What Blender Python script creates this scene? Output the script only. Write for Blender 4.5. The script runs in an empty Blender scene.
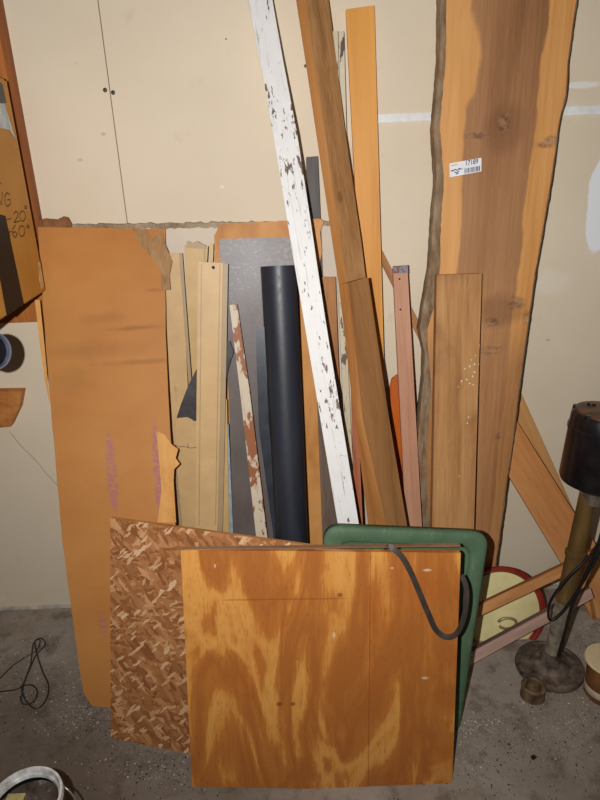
import bpy, bmesh, math, random
from mathutils import Vector, Matrix
random.seed(7)
sc = bpy.context.scene
COL = sc.collection
V = Vector

# ------------------------------------------------------------------ camera
F = 622.0; PITCH = math.radians(21.0); ROLL = 0.04; H = 1.4; D = 1.754
fw = V((0, math.cos(PITCH), -math.sin(PITCH)))
r0 = V((1, 0, 0)); u0 = V((0, math.sin(PITCH), math.cos(PITCH)))
Rr = math.cos(ROLL)*r0 - math.sin(ROLL)*u0
Uu = math.sin(ROLL)*r0 + math.cos(ROLL)*u0
CP = V((0, -D, H))
cam = bpy.data.cameras.new('camera'); co = bpy.data.objects.new('camera', cam); COL.objects.link(co)
cam.sensor_fit = 'AUTO'; cam.sensor_width = 36; cam.lens = F/800*36; cam.clip_start = .02
m = Matrix((Rr, Uu, -fw)).transposed().to_4x4(); m.translation = CP
co.matrix_world = m
sc.camera = co

def ray(px, py): return (fw*F + Rr*(px-300) + Uu*(400-py)).normalized()
def hit(px, py, p0, n):
    d = ray(px, py); return CP + d*((p0-CP).dot(n)/d.dot(n))
def lean(a, s, k=0): # plane y = a + s z + k x ; point and front normal
    return V((0, a, 0)), V((k, -1, s)).normalized()
def at_y(px, py, y): return hit(px, py, V((0, y, 0)), V((0, 1, 0)))
def at_z(px, py, z=0): return hit(px, py, V((0, 0, z)), V((0, 0, 1)))

# ------------------------------------------------------------------ materials
def lin(c):
    o = []
    for v in c:
        v /= 255.0
        o.append(v/12.92 if v <= .04045 else ((v+.055)/1.055)**2.4)
    return tuple(o)+(1,)

class MT:
    def __init__(s, name, rough=.6, spec=.3, metal=0):
        s.m = bpy.data.materials.new(name); s.m.use_nodes = True
        s.nt = s.m.node_tree; s.b = s.nt.nodes['Principled BSDF']
        s.b.inputs['Roughness'].default_value = rough
        s.b.inputs['Specular IOR Level'].default_value = spec
        s.b.inputs['Metallic'].default_value = metal
        tc = s.nt.nodes.new('ShaderNodeTexCoord'); s.raw = tc.outputs['Object']
        oi = s.nt.nodes.new('ShaderNodeObjectInfo')
        mul = s.vm('SCALE', s.vm('ADD', (1.3, .7, 2.1), (0, 0, 0)), None)
        s.nt.links.new(oi.outputs['Random'], mul.node.inputs['Scale'])
        sc_ = s.vm('SCALE', mul, None); sc_.node.inputs['Scale'].default_value = 7
        s.off = s.vm('ADD', s.raw, sc_)
    def put(s, sock, v):
        if v is None: return
        if isinstance(v, bpy.types.NodeSocket): s.nt.links.new(v, sock)
        else:
            if isinstance(v, tuple) and len(v) == 3 and sock.type == 'RGBA': v = lin(v)
            sock.default_value = v
    def vm(s, op, a, b):
        n = s.nt.nodes.new('ShaderNodeVectorMath'); n.operation = op
        s.put(n.inputs[0], a)
        if b is not None: s.put(n.inputs[1], b)
        return n.outputs[0]
    def ma(s, op, a, b=None, c=None, clamp=False):
        n = s.nt.nodes.new('ShaderNodeMath'); n.operation = op; n.use_clamp = clamp
        s.put(n.inputs[0], a); s.put(n.inputs[1], b); s.put(n.inputs[2], c)
        return n.outputs[0]
    def map(s, v, scale=(1, 1, 1), rot=(0, 0, 0)):
        n = s.nt.nodes.new('ShaderNodeMapping'); s.put(n.inputs[0], v)
        n.inputs['Scale'].default_value = scale; n.inputs['Rotation'].default_value = rot
        return n.outputs[0]
    def noise(s, v, scale=1, detail=3, rough=.55, dist=0):
        n = s.nt.nodes.new('ShaderNodeTexNoise'); s.put(n.inputs['Vector'], v)
        n.inputs['Scale'].default_value = scale; n.inputs['Detail'].default_value = detail
        n.inputs['Roughness'].default_value = rough; n.inputs['Distortion'].default_value = dist
        return n.outputs['Fac']
    def voro(s, v, scale=1, feat='F1', out='Color', rnd=1):
        n = s.nt.nodes.new('ShaderNodeTexVoronoi'); s.put(n.inputs['Vector'], v); n.feature = feat
        n.inputs['Scale'].default_value = scale; n.inputs['Randomness'].default_value = rnd
        return n.outputs[out]
    def ss(s, v, a, b):  # smoothstep
        n = s.nt.nodes.new('ShaderNodeMapRange'); n.interpolation_type = 'SMOOTHSTEP'
        s.put(n.inputs[0], v); n.inputs[1].default_value = a; n.inputs[2].default_value = b
        return n.outputs[0]
    def ramp(s, v, stops):
        n = s.nt.nodes.new('ShaderNodeValToRGB'); s.put(n.inputs[0], v)
        e = n.color_ramp.elements
        while len(e) < len(stops): e.new(.5)
        for i, (p, c) in enumerate(stops): e[i].position = p; e[i].color = lin(c)
        return n.outputs[0]
    def mix(s, f, a, b, mode='MIX'):
        n = s.nt.nodes.new('ShaderNodeMix'); n.data_type = 'RGBA'; n.blend_type = mode
        s.put(n.inputs[0], f); s.put(n.inputs[6], a); s.put(n.inputs[7], b)
        return n.outputs[2]
    def xyz(s, v=None):
        n = s.nt.nodes.new('ShaderNodeSeparateXYZ'); s.put(n.inputs[0], v or s.raw); return n.outputs
    def blob(s, c, r, soft=.5, wob=.0, wscale=20, ax=(0, 2)):
        """1 inside an ellipse centred c radii r in local axes ax"""
        o = s.xyz()
        x = s.ma('DIVIDE', s.ma('SUBTRACT', o[ax[0]], c[0]), r[0])
        z = s.ma('DIVIDE', s.ma('SUBTRACT', o[ax[1]], c[1]), r[1])
        d = s.ma('SQRT', s.ma('ADD', s.ma('MULTIPLY', x, x), s.ma('MULTIPLY', z, z)))
        if wob:
            d = s.ma('ADD', d, s.ma('MULTIPLY', s.ma('SUBTRACT', s.noise(s.raw, wscale, 4), .5), wob))
        return s.ss(d, 1+soft*.5, 1-soft*.5), d
    def done(s, col, rough=None, bump=None, bs=.3, bd=.002):
        s.put(s.b.inputs['Base Color'], col)
        if rough is not None: s.put(s.b.inputs['Roughness'], rough)
        if bump is not None:
            n = s.nt.nodes.new('ShaderNodeBump'); n.inputs['Strength'].default_value = bs
            n.inputs['Distance'].default_value = bd; s.put(n.inputs['Height'], bump)
            s.nt.links.new(n.outputs[0], s.b.inputs['Normal'])
        return s.m

def plain(name, c, rough=.5, spec=.4, metal=0, var=.12, scale=30):
    t = MT(name, rough, spec, metal)
    n = t.noise(t.off, scale, 4)
    d = tuple(max(0, v*(1-var*1.6)) for v in c); l = tuple(min(255, v*(1+var)) for v in c)
    return t.done(t.ramp(n, [(.3, d), (.7, l)]), bump=n, bs=.1, bd=.001)

def wood_col(t, light, mid, dark, sx=30, sz=1.6, fine=1.0, blotch=.35):
    v = t.map(t.off, (sx, sx, sz))
    wob = t.noise(t.map(t.off, (6, 6, 1.2)), 1, 2)
    g = t.noise(v, 1, 3, .6, .6)
    f = t.noise(t.map(t.off, (sx*8, sx*8, sz*5)), 1, 2)
    f2 = t.noise(t.map(t.off, (260, 260, 22)), 1, 4, .7)
    val = t.ma('ADD', t.ma('MULTIPLY', g, 1-.42*fine), t.ma('ADD', t.ma('MULTIPLY', f, .2*fine), t.ma('MULTIPLY', f2, .22*fine)))
    val = t.ma('ADD', val, t.ma('MULTIPLY', t.ma('SUBTRACT', wob, .5), blotch))
    return t.ramp(val, [(.30, dark), (.47, mid), (.66, light)]), val

def wood(name, light, mid, dark, sx=30, sz=1.6, rough=.6, spec=.3, fine=1., blotch=.35, specks=None, stain=None, knots=0):
    t = MT(name, rough, spec)
    c, val = wood_col(t, light, mid, dark, sx, sz, fine, blotch)
    if knots:
        kd = t.voro(t.map(t.off, (7, 7, 4.5)), 1, out='Distance')
        kd = t.ma('ADD', kd, t.ma('MULTIPLY', t.ma('SUBTRACT', t.noise(t.off, 60, 3), .5), .05))
        c = t.mix(t.ma('MULTIPLY', t.ss(kd, .2, .05), .5*knots), c, dark)
        c = t.mix(t.ma('MULTIPLY', t.ss(kd, .075, .045), .8*knots), c, tuple(v*.55 for v in dark))
    if stain:
        n = t.noise(t.map(t.off, (9, 9, 5)), 1, 4)
        c = t.mix(t.ma('MULTIPLY', t.ss(n, .52, .7), .65), c, stain)
    if specks:
        d = t.voro(t.map(t.off, (75, 75, 60)), 1, out='Distance')
        r = t.noise(t.map(t.off, (10, 10, 6)), 1, 2)
        k = t.ss(t.ma('ADD', d, t.ma('MULTIPLY', t.ss(r, .62, .45), .6)), .2, .1)
        c = t.mix(k, c, specks)
    return t.done(c, bump=val, bs=.35, bd=.002)

def chipped(name, paint, paint2, under, amt=.60, scale=(55, 55, 16), rough=.55, brown=None, brown_amt=.6):
    t = MT(name, rough, .35)
    n = t.noise(t.map(t.off, scale), 1, 5, .62)
    big = t.noise(t.map(t.off, (12, 12, 3)), 1, 2)
    n2 = t.ma('ADD', n, t.ma('MULTIPLY', t.ma('SUBTRACT', big, .5), .45))
    k = t.ss(n2, amt, amt+.03)
    base = t.mix(t.noise(t.off, 40, 4), paint, paint2)
    stk = t.noise(t.map(t.off, (220, 220, 9)), 1, 4, .7)
    base = t.mix(t.ma('MULTIPLY', t.ss(stk, .56, .72), .45), base, under)
    c = t.mix(k, base, under)
    if brown:
        n3 = t.noise(t.map(t.off, (18, 18, 9)), 1.3, 4, .6)
        c = t.mix(t.ss(n3, brown_amt, brown_amt+.04), c, brown)
    return t.done(c, bump=k, bs=-.5, bd=.0015)

# ------------------------------------------------------------------ object helpers
def put(name, bm, mat, parent=None, M=None, smooth=False):
    me = bpy.data.meshes.new(name)
    bmesh.ops.recalc_face_normals(bm, faces=bm.faces)
    bm.to_mesh(me); bm.free()
    if smooth:
        for p in me.polygons: p.use_smooth = True
        me.set_sharp_from_angle(angle=math.radians(38))
    o = bpy.data.objects.new(name, me); COL.objects.link(o)
    if mat: me.materials.append(mat)
    if M is not None: o.matrix_world = M
    if parent:
        o.parent = parent
        o.matrix_parent_inverse = parent.matrix_world.inverted()
    return o
def tag(o, label=None, cat=None, group=None, kind=None):
    if label: o['label'] = label
    if cat: o['category'] = cat
    if group: o['group'] = group
    if kind: o['kind'] = kind
    return o
def empty(name, loc, label, cat, M=None, group=None):
    o = bpy.data.objects.new(name, None); COL.objects.link(o); o.empty_display_size = .05
    o.matrix_world = M if M is not None else Matrix.Translation(loc)
    return tag(o, label, cat, group)

def rot_about(v, axis, ang): return Matrix.Rotation(ang, 3, axis) @ v

class Pl: pass
def frame(Lp, Rp, a, s, k=0, yaw=0, foot=True, t=.02):
    p0, n = lean(a, s, k)
    if yaw:
        A = (hit(*Lp[0], p0, n)+hit(*Rp[0], p0, n))/2; B = (hit(*Lp[-1], p0, n)+hit(*Rp[-1], p0, n))/2
        n = rot_about(n, (A-B).normalized(), math.radians(yaw)).normalized(); p0 = (A+B)/2
    L = [hit(x, y, p0, n) for x, y in Lp]; R = [hit(x, y, p0, n) for x, y in Rp]
    if foot:
        zm = max(0, t*n.z)+.001
        for E in (L, R):
            d = E[-1]-E[-2] if foot != 'chord' else E[-1]-E[0]
            E.append(E[-1]+d*((zm-E[-1].z)/d.z))
    mb = (L[-1]+R[-1])/2; mt = (L[0]+R[0])/2
    e3 = (mt-mb).normalized(); e3 = (e3 - n*e3.dot(n)).normalized(); e1 = e3.cross(n)
    M = Matrix((e1, -n, e3)).transposed().to_4x4(); M.translation = mb
    f = Pl(); f.M = M; f.Mi = M.inverted(); f.n = n; f.p0 = p0; f.L = L; f.R = R
    f.loc = lambda px, py: f.Mi @ hit(px, py, p0, n)
    f.world = lambda px, py, off=0: hit(px, py, p0+n*off, n)
    return f

def prism(bm, pts, t, y0=0):
    """pts: list of (x,z) local; extrude from y0 to y0+t"""
    a = [bm.verts.new((p[0], y0, p[1])) for p in pts]
    b = [bm.verts.new((p[0], y0+t, p[1])) for p in pts]
    bm.faces.new(a); bm.faces.new(b[::-1])
    n = len(pts)
    for i in range(n):
        j = (i+1) % n; bm.faces.new((a[j], a[i], b[i], b[j]))

def plank(name, Lp, Rp, a, s, t, mat=None, label=None, cat=None, group=None, k=0, yaw=0, foot=True, jag=0, step=.03, bev=.0012, parent=None, edge_mat=None):
    f = frame(Lp, Rp, a, s, k, yaw, foot, t)
    L = [f.Mi @ p for p in f.L]; R = [f.Mi @ p for p in f.R]
    loop = [(p.x, p.z) for p in R] + [(p.x, p.z) for p in L[::-1]]
    if jag:
        out = []
        n = len(loop)
        for i in range(n):
            p, q = loop[i], loop[(i+1) % n]
            l = math.dist(p, q); m_ = max(1, int(l/step))
            bottom = (i == len(R)-1)
            for j in range(m_):
                u = j/m_
                jx = jz = 0
                if not bottom:
                    jx = random.uniform(-jag, jag); jz = random.uniform(-jag, jag)
                out.append((p[0]+(q[0]-p[0])*u+jx*(j > 0), p[1]+(q[1]-p[1])*u+jz*(j > 0)))
        loop = out
    bm = bmesh.new(); prism(bm, loop, t)
    if bev and not jag:
        bmesh.ops.bevel(bm, geom=bm.edges[:], offset=bev, segments=2, affect='EDGES', clamp_overlap=True)
    o = put(name, bm, mat, parent, f.M)
    if edge_mat:
        o.data.materials.append(edge_mat)
        for p in o.data.polygons:
            if p.normal.x < -.7: p.material_index = 1
    tag(o, label, cat, group)
    o_f[o.name] = f
    return o, f
o_f = {}

def patch(name, pts, f, mat, parent, off=.0006, t=.0005, lift=None):
    """thin real piece lying on a board's face, outline in photo pixels"""
    P = [f.Mi @ f.world(x, y) for x, y in pts]
    bm = bmesh.new()
    prism(bm, [(p.x, p.z) for p in P], t, -off-t)
    if lift:
        for v in bm.verts:
            v.co.y -= lift(v.co.x, v.co.z)
    return put(name, bm, mat, parent, f.M)

def sweep(bm, pts, prof, up=None, close=False, caps=True):
    """sweep profile [(a,b)] along pts; a along side, b along up"""
    n = len(pts); rings = []
    u = up
    for i, p in enumerate(pts):
        tg = (pts[min(i+1, n-1)]-pts[max(i-1, 0)]).normalized()
        if u is None:
            u = tg.orthogonal().normalized()
        uu = (u - tg*u.dot(tg)).normalized()
        if up is None: u = uu
        sd = tg.cross(uu)
        rings.append([bm.verts.new(p+sd*a+uu*b) for a, b in prof])
    k = len(prof)
    for i in range(n-1):
        for j in range(k):
            bm.faces.new((rings[i][j], rings[i][(j+1) % k], rings[i+1][(j+1) % k], rings[i+1][j]))
    if caps: bm.faces.new(rings[0][::-1]); bm.faces.new(rings[-1])
def circ(r, n=10): return [(r*math.cos(2*math.pi*i/n), r*math.sin(2*math.pi*i/n)) for i in range(n)]
def smooth_pts(P, m_=6):
    out = []
    n = len(P)
    for i in range(n-1):
        p0, p1, p2, p3 = P[max(i-1, 0)], P[i], P[i+1], P[min(i+2, n-1)]
        for j in range(m_):
            t = j/m_
            out.append(.5*((2*p1)+(p2-p0)*t+(2*p0-5*p1+4*p2-p3)*t*t+(3*p1-p0-3*p2+p3)*t**3))
    out.append(P[-1]); return out
def tube(name, pts, r, mat, parent=None, n=10, sm=6):
    bm = bmesh.new(); sweep(bm, smooth_pts(pts, sm) if sm else pts, circ(r, n))
    return put(name, bm, mat, parent, smooth=True)

def lathe(bm, prof, seg=48, M=None):
    rings = []
    for r, z in prof:
        rings.append([bm.verts.new((max(r, 1e-5)*math.cos(2*math.pi*i/seg), max(r, 1e-5)*math.sin(2*math.pi*i/seg), z)) for i in range(seg)])
    for a, b in zip(rings, rings[1:]):
        for i in range(seg):
            j = (i+1) % seg; bm.faces.new((a[i], a[j], b[j], b[i]))
    bmesh.ops.remove_doubles(bm, verts=bm.verts, dist=2e-5)
    if M is not None: bmesh.ops.transform(bm, matrix=M, verts=bm.verts)
def box(bm, x0, x1, y0, y1, z0, z1):
    vs = [bm.verts.new((x, y, z)) for x in (x0, x1) for y in (y0, y1) for z in (z0, z1)]
    for q in ((0, 1, 3, 2), (4, 6, 7, 5), (0, 4, 5, 1), (2, 3, 7, 6), (0, 2, 6, 4), (1, 5, 7, 3)):
        bm.faces.new([vs[i] for i in q])
def axisM(p, z, xh=None):
    z = z.normalized(); x = xh or V((1, 0, 0)); x = (x-z*x.dot(z)).normalized(); y = z.cross(x)
    M = Matrix((x, y, z)).transposed().to_4x4(); M.translation = p; return M

# ------------------------------------------------------------------ setting
def floor_mat():
    t = MT('concrete', .85, .2)
    n1 = t.noise(t.raw, 3, 5, .6); n2 = t.noise(t.raw, 38, 8, .8); n3 = t.noise(t.raw, 14, 5, .65)
    c = t.ramp(n1, [(.3, (134, 121, 106)), (.55, (162, 150, 136)), (.75, (182, 172, 158))])
    c = t.mix(t.ma('MULTIPLY', t.ss(n3, .48, .68), .6), c, (100, 84, 70))
    c = t.mix(t.ma('MULTIPLY', t.ss(n2, .56, .72), .55), c, (62, 55, 50))
    c = t.mix(t.ma('MULTIPLY', t.ss(n2, .38, .28), .5), c, (188, 184, 178))
    # darker brown area to the left
    L, _ = t.blob((-.75, -.75), (.45, .38), 1.2, .6, 5, (0, 1))
    c = t.mix(t.ma('MULTIPLY', L, .6), c, (82, 68, 54))
    return t.done(c, bump=n2, bs=.5, bd=.003)
bm = bmesh.new(); box(bm, -1.9, 1.9, -2.6, .03, -.05, 0)
tag(put('floor', bm, floor_mat()), kind='structure')

seamT = at_y(97, 0, 0); seamB = at_y(128, 222, 0); seam_x = (seamT.x+seamB.x)/2
def wall_mat():
    t = MT('cream_wallboard', .6, .25)
    n1 = t.noise(t.raw, 2.2, 4); n2 = t.noise(t.raw, 30, 5, .7); n3 = t.noise(t.raw, 9, 4, .6)
    c = t.ramp(n1, [(.3, (213, 198, 172)), (.7, (223, 209, 184))])
    c = t.mix(t.ma('MULTIPLY', t.ss(n3, .6, .78), .22), c, (150, 130, 100))
    c = t.mix(t.ma('MULTIPLY', t.ss(n2, .62, .75), .15), c, (140, 120, 95))
    P = at_y(598, 205, 0)
    k, _ = t.blob((P.x+.005, P.z), (.035, .14), .12, .7, 14)
    c = t.mix(k, c, (232, 234, 236))
    P = at_y(580, 85, 0)
    k, _ = t.blob((P.x, P.z), (.05, .008), .5, .9, 30); c = t.mix(k, c, (226, 224, 214))
    P = at_y(550, 283, 0)
    k, _ = t.blob((P.x, P.z), (.05, .035), .9, .7, 20); c = t.mix(t.ma('MULTIPLY', k, .3), c, (235, 230, 215))
    for x, y in ((222, 187), (548, 340), (103, 134), (80, 160)):
        P = at_y(x, y, 0); k, _ = t.blob((P.x, P.z), (.006, .004), .8, .9, 90)
        c = t.mix(t.ma('MULTIPLY', k, .35), c, (120, 105, 85) if x != 222 else (250, 250, 245))
    # hairline crack low on the left: thin band around a wobbling line
    A = at_y(8, 430, 0); B = at_y(64, 492, 0)
    o = t.xyz(); sl = (B.z-A.z)/(B.x-A.x)
    ln = t.ma('SUBTRACT', o[2], t.ma('ADD', t.ma('MULTIPLY', o[0], sl), A.z-sl*A.x))
    ln = t.ma('ABSOLUTE', t.ma('ADD', ln, t.ma('MULTIPLY', t.ma('SUBTRACT', t.noise(t.raw, 12, 3), .5), .03)))
    k = t.ma('MULTIPLY', t.ss(ln, .0022, .0008), t.blob(((A.x+B.x)/2, (A.z+B.z)/2), (.12, .12), .2)[0])
    c = t.mix(t.ma('MULTIPLY', k, .8), c, (70, 60, 50))
    return t.done(c, bump=n2, bs=.12, bd=.001)
wm = wall_mat()
bm = bmesh.new()
strip = at_y(500, 114, 0); zs = strip.z
box(bm, -1.9, seam_x-.0012, 0, .012, 0, 2.4); box(bm, seam_x+.0012, 1.9, 0, .012, 0, 2.4)
wall = put('wall_back', bm, wm); tag(wall, kind='structure')
bm = bmesh.new(); box(bm, -1.9, 1.9, .012, .03, 0, 2.4)
tag(put('wall_backing', bm, plain('dark_gap', (60, 50, 40), .9)), kind='structure').name = 'wall_rear'
smt = plain('dark_screw', (72, 66, 60), .45, .5, .6)
for x, y, r in ((105, 90, .0055), (113, 92.5, .0055), (305.5, 66, .004), (226, 39, .002), (258, 39, .0022)):
    P = at_y(x, y, 0); bm = bmesh.new()
    lathe(bm, [(0, 0), (r, 0), (r*.8, .0016), (r*.3, .0019), (0, .0012)], 16)
    put('screw_head', bm, smt, wall, axisM(P, V((0, -1, 0))))
wtrim = plain('white_trim', (226, 226, 222), .35, .5, 0, .04)
x0 = at_y(352, 120, 0).x
bm = bmesh.new(); box(bm, x0, 1.9, -.004, -.0002, zs-.011, zs+.011); box(bm, x0, 1.9, -.008, -.004, zs-.011, zs-.0085)
bmesh.ops.bevel(bm, geom=bm.edges[:], offset=.0006, segments=1, affect='EDGES')
tag(put('trim_1', bm, wtrim), kind='structure')
bm = bmesh.new(); box(bm, -1.9, 1.9, -.006, -.0002, 0, .012)
tag(put('baseboard_back', bm, plain('baseboard_paint', (190, 184, 170), .6)), kind='structure')

# ------------------------------------------------------------------ boards, back to front
ply_edge = None
# drywall sheet
def drywall():
    t = MT('drywall_paper', .75, .2); n = t.noise(t.raw, 5, 5); n2 = t.noise(t.raw, 60, 4)
    c = t.ramp(n, [(.3, (216, 203, 178)), (.7, (205, 192, 178))])
    return t.done(c, bump=n2, bs=.1, bd=.001)
sheet, fs = plank('drywall_sheet', [(43, 226), (72, 560)], [(371, 221.5), (371, 560)], -.07, .042, .012, drywall(),
    'cream wallboard sheet leaning flat on the wall behind all the lumber, rough grey top edge', 'wallboard')
# rough gray top edge
P1 = fs.Mi @ fs.L[0]; P2 = fs.Mi @ fs.R[0]
bm = bmesh.new()
N = 90; rows = []
for i in range(N+1):
    u = i/N; x = P1.x+(P2.x-P1.x)*u; z = P1.z+(P2.z-P1.z)*u
    j = random.uniform(-.0025, .002); 
    rows.append([bm.verts.new((x, -.0035+random.uniform(-.001, .001), z-.010+random.uniform(-.003, .002))), bm.verts.new((x, -.002, z+.003+j)), bm.verts.new((x, .0135, z+.004+j+random.uniform(-.001, .001))), bm.verts.new((x, .0125, z-.008))])
for a, b in zip(rows, rows[1:]):
    for q in range(4): bm.faces.new((a[q], a[(q+1) % 4], b[(q+1) % 4], b[q]))
bm.faces.new(rows[0]); bm.faces.new(rows[-1][::-1])
edge = put('rough_edge', bm, wood('crumbled_gypsum', (176, 158, 132), (150, 130, 104), (112, 92, 70), 20, 20), sheet, fs.M)
edge['label'] = 'crumbling grey brown top edge'
patch('torn_paper', [(42, 228), (41, 220), (48, 218), (60, 219), (66, 216), (70, 217), (74, 224), (72, 230)], fs, wood('torn_brown', (150, 100, 60), (125, 80, 45), (85, 52, 30), 20, 20), sheet, off=.014, t=.004)['label'] = 'brown torn curl at the left end'

m_dark = wood('weathered_charcoal', (100, 96, 92), (84, 80, 78), (60, 56, 54), 40, 3)
plank('wooden_stake', [(306, 157), (308, 230)], [(318, 156), (321, 230)], -.086, .042, .010, m_dark,
      'narrow charcoal grey wooden stake sticking up between white post and tall rough stud', 'wood strip', foot='chord')

orange_hb = wood('tan_hardboard', (212, 154, 88), (198, 138, 74), (172, 114, 56), 8, 5, .55, .3, .6, .25)
o2, f2 = plank('hardboard_panel', [(219, 224), (214, 236), (215, 262), (228, 540)], [(321, 219), (324, 222), (320, 232), (322, 250), (319, 270), (320, 300), (320, 420), (323, 545)], -.17, .103, .006, orange_hb,
      'tan hardboard panel with ragged right edge, standing behind the grey sheet and black roll', 'hardboard', jag=.0016, step=.012, bev=0)

plank('scrap_board', [(322, 277), (330, 430)], [(335.5, 277), (341, 430)], -.16, .085, .012, wood('scrap_tan', (196, 140, 84), (170, 115, 66), (140, 92, 52), 30, 2),
      'short brown board with square top behind the white post at mid height', 'board', foot='chord')
m_grey = wood('weathered_grey', (124, 104, 88), (100, 84, 72), (66, 54, 46), 45, 3, .8)
plank('weathered_board', [(317, 395), (323, 548)], [(340, 395), (345, 548)], -.22, .13, .015, m_grey,
      'dark weathered grey board showing low beside the bottom of the white post', 'board', foot='chord')

# white flaky sticks
fl = chipped('flaking_cream', (214, 204, 184), (196, 180, 150), (90, 76, 62), .61, (70, 70, 20))
plank('trim_stick', [(338, 31), (343, 270), (352, 510)], [(344, 31), (350, 270), (354, 510)], -.17, .083, .012, fl,
      'narrow trim stick with flaking cream paint, topmost end showing beside yellow board', 'wood strip', foot='chord')
plank('trim_stick', [(332.5, 31), (336.5, 260), (345, 440), (352, 540)], [(338, 31), (343, 260), (351.5, 440), (358, 540)], -.195, .083, .012,
      chipped('flaking_grey', (210, 198, 172), (190, 174, 142), (104, 88, 72), .66, (80, 80, 24)),
      'narrow trim stick with grey flaking paint, just left of the cream one', 'wood strip')
m_red = wood('reddish_stick', (196, 128, 90), (176, 104, 70), (140, 78, 50), 40, 3)
plank('thin_stick', [(350, 350), (355, 530)], [(355, 350), (363, 530)], -.26, .11, .012, m_red,
      'thin reddish brown stick showing between the cream trim stick and the studs', 'wood strip', foot='chord')

# yellow board
plank('pine_board', [(346, 9), (366, 400)], [(374.5, 5), (377.5, 120), (385, 400)], -.115, .055, .018, wood('yellow_pine', (226, 164, 78), (216, 150, 66), (190, 124, 50), 22, 1, .5, .35, .6, .2),
      'clean yellow pine board standing upright left of the live edge slab', 'board', foot='chord')

# diagonal stick behind slab
f3 = plank('thin_stick', [(375, 251), (438, 378)], [(382, 250), (447, 376)], -.012, 0.0, .010, wood('brown_stick', (182, 132, 86), (158, 108, 66), (126, 82, 50), 30, 3),
      'slanting thin brown stick behind the pink stick, running to the slab bark', 'wood strip', foot=False)

# live edge slab
slabL = [(441, -8), (440, 60), (434, 130), (437, 180), (433, 225), (431, 265), (424, 305), (420, 330), (425, 352), (424, 380), (420, 415), (418, 450), (419, 490), (424, 540)]
slabR = [(578, -8), (572, 32), (568, 60), (566, 95), (560, 118), (558, 128), (556, 145), (552, 175), (547, 205), (541, 240), (536, 268), (530, 310), (523, 360), (518, 400), (512, 445), (507, 480), (501, 525), (493, 585)]
# extend both to the same depth
slab, fsl = plank('live_edge_slab', slabL+[(428, 585)], slabR, -.15, .058, .040, None,
      'wide live edge wood slab with dark heartwood, knots and barcode sticker', 'wood slab', jag=.0012, step=.02, bev=0)
def slab_mat():
    t = MT('slab_wood', .5, .35)
    c, val = wood_col(t, (192, 142, 96), (166, 116, 74), (126, 84, 52), 18, .9, 1, .5)
    sap, _ = wood_col(t, (222, 166, 102), (206, 146, 82), (178, 118, 62), 20, 1, .6, .2)
    o = t.xyz()
    wob = t.ma('MULTIPLY', t.ma('SUBTRACT', t.noise(t.map(t.raw, (3, 3, 3.5)), 1, 3), .5), .07)
    # heartwood limits: straight lines in local z
    def line(pa, pb):
        A = fsl.loc(*pa); B = fsl.loc(*pb); s_ = (B.x-A.x)/(B.z-A.z)
        return t.ma('ADD', t.ma('MULTIPLY', o[2], s_), A.x-s_*A.z)
    x = t.ma('ADD', o[0], wob)
    lft = t.ss(t.ma('SUBTRACT', x, line((470, 20), (458, 270))), -.004, .004)
    rgt = t.ss(t.ma('SUBTRACT', line((546, 20), (522, 240)), x), -.004, .004)
    ylow = fsl.loc(480, 300).z
    low = t.ss(o[2], ylow-.03, ylow-.2)
    heart = t.ma('MAXIMUM', t.ma('MULTIPLY', lft, rgt), t.ma('MULTIPLY', low, .75))
    hc = t.mix(t.ma('MULTIPLY', t.ss(o[2], ylow-.1, ylow+.15), .35), c, (126, 88, 56))
    bl, _ = t.blob(tuple(fsl.loc(455, 62).xz), (.062, .12), .25, .5, 10)
    heart = t.ma('MULTIPLY', heart, t.ma('SUBTRACT', 1, bl))
    col = t.mix(heart, sap, hc)
    for (px, py, rx, rz, dk) in ((504, 124, .016, .022, 1), (478, 136, .03, .008, .8), (553, 140, .02, .010, 1), (516, 303, .022, .016, 1), (492, 322, .018, .012, 1), (530, 318, .02, .02, .7), (498, 436, .012, .010, .8), (488, 350, .05, .014, .5), (545, 144, .022, .008, .8)):
        P = fsl.loc(px, py)
        k, d = t.blob((P.x, P.z), (rx, rz), .9, .8, 30)
        rg = t.noise(t.map(t.raw, (40, 40, 60)), 1, 4, .7)
        kc = t.mix(t.ss(rg, .4, .62), (96, 60, 36), (180, 140, 104))
        col = t.mix(t.ma('MULTIPLY', k, dk*.75), col, kc)
    k, d = t.blob(tuple(fsl.loc(505, 128).xz), (.05, .06), .8, .9, 12)
    col = t.mix(t.ma('MULTIPLY', k, .4), col, (110, 70, 40))
    k, d = t.blob(tuple(fsl.loc(500, 310).xz), (.06, .04), .9, 1, 15)
    col = t.mix(t.ma('MULTIPLY', k, .45), col, (112, 74, 46))
    return t.done(col, bump=val, bs=.3, bd=.002)
slab.data.materials.append(slab_mat())
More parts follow.
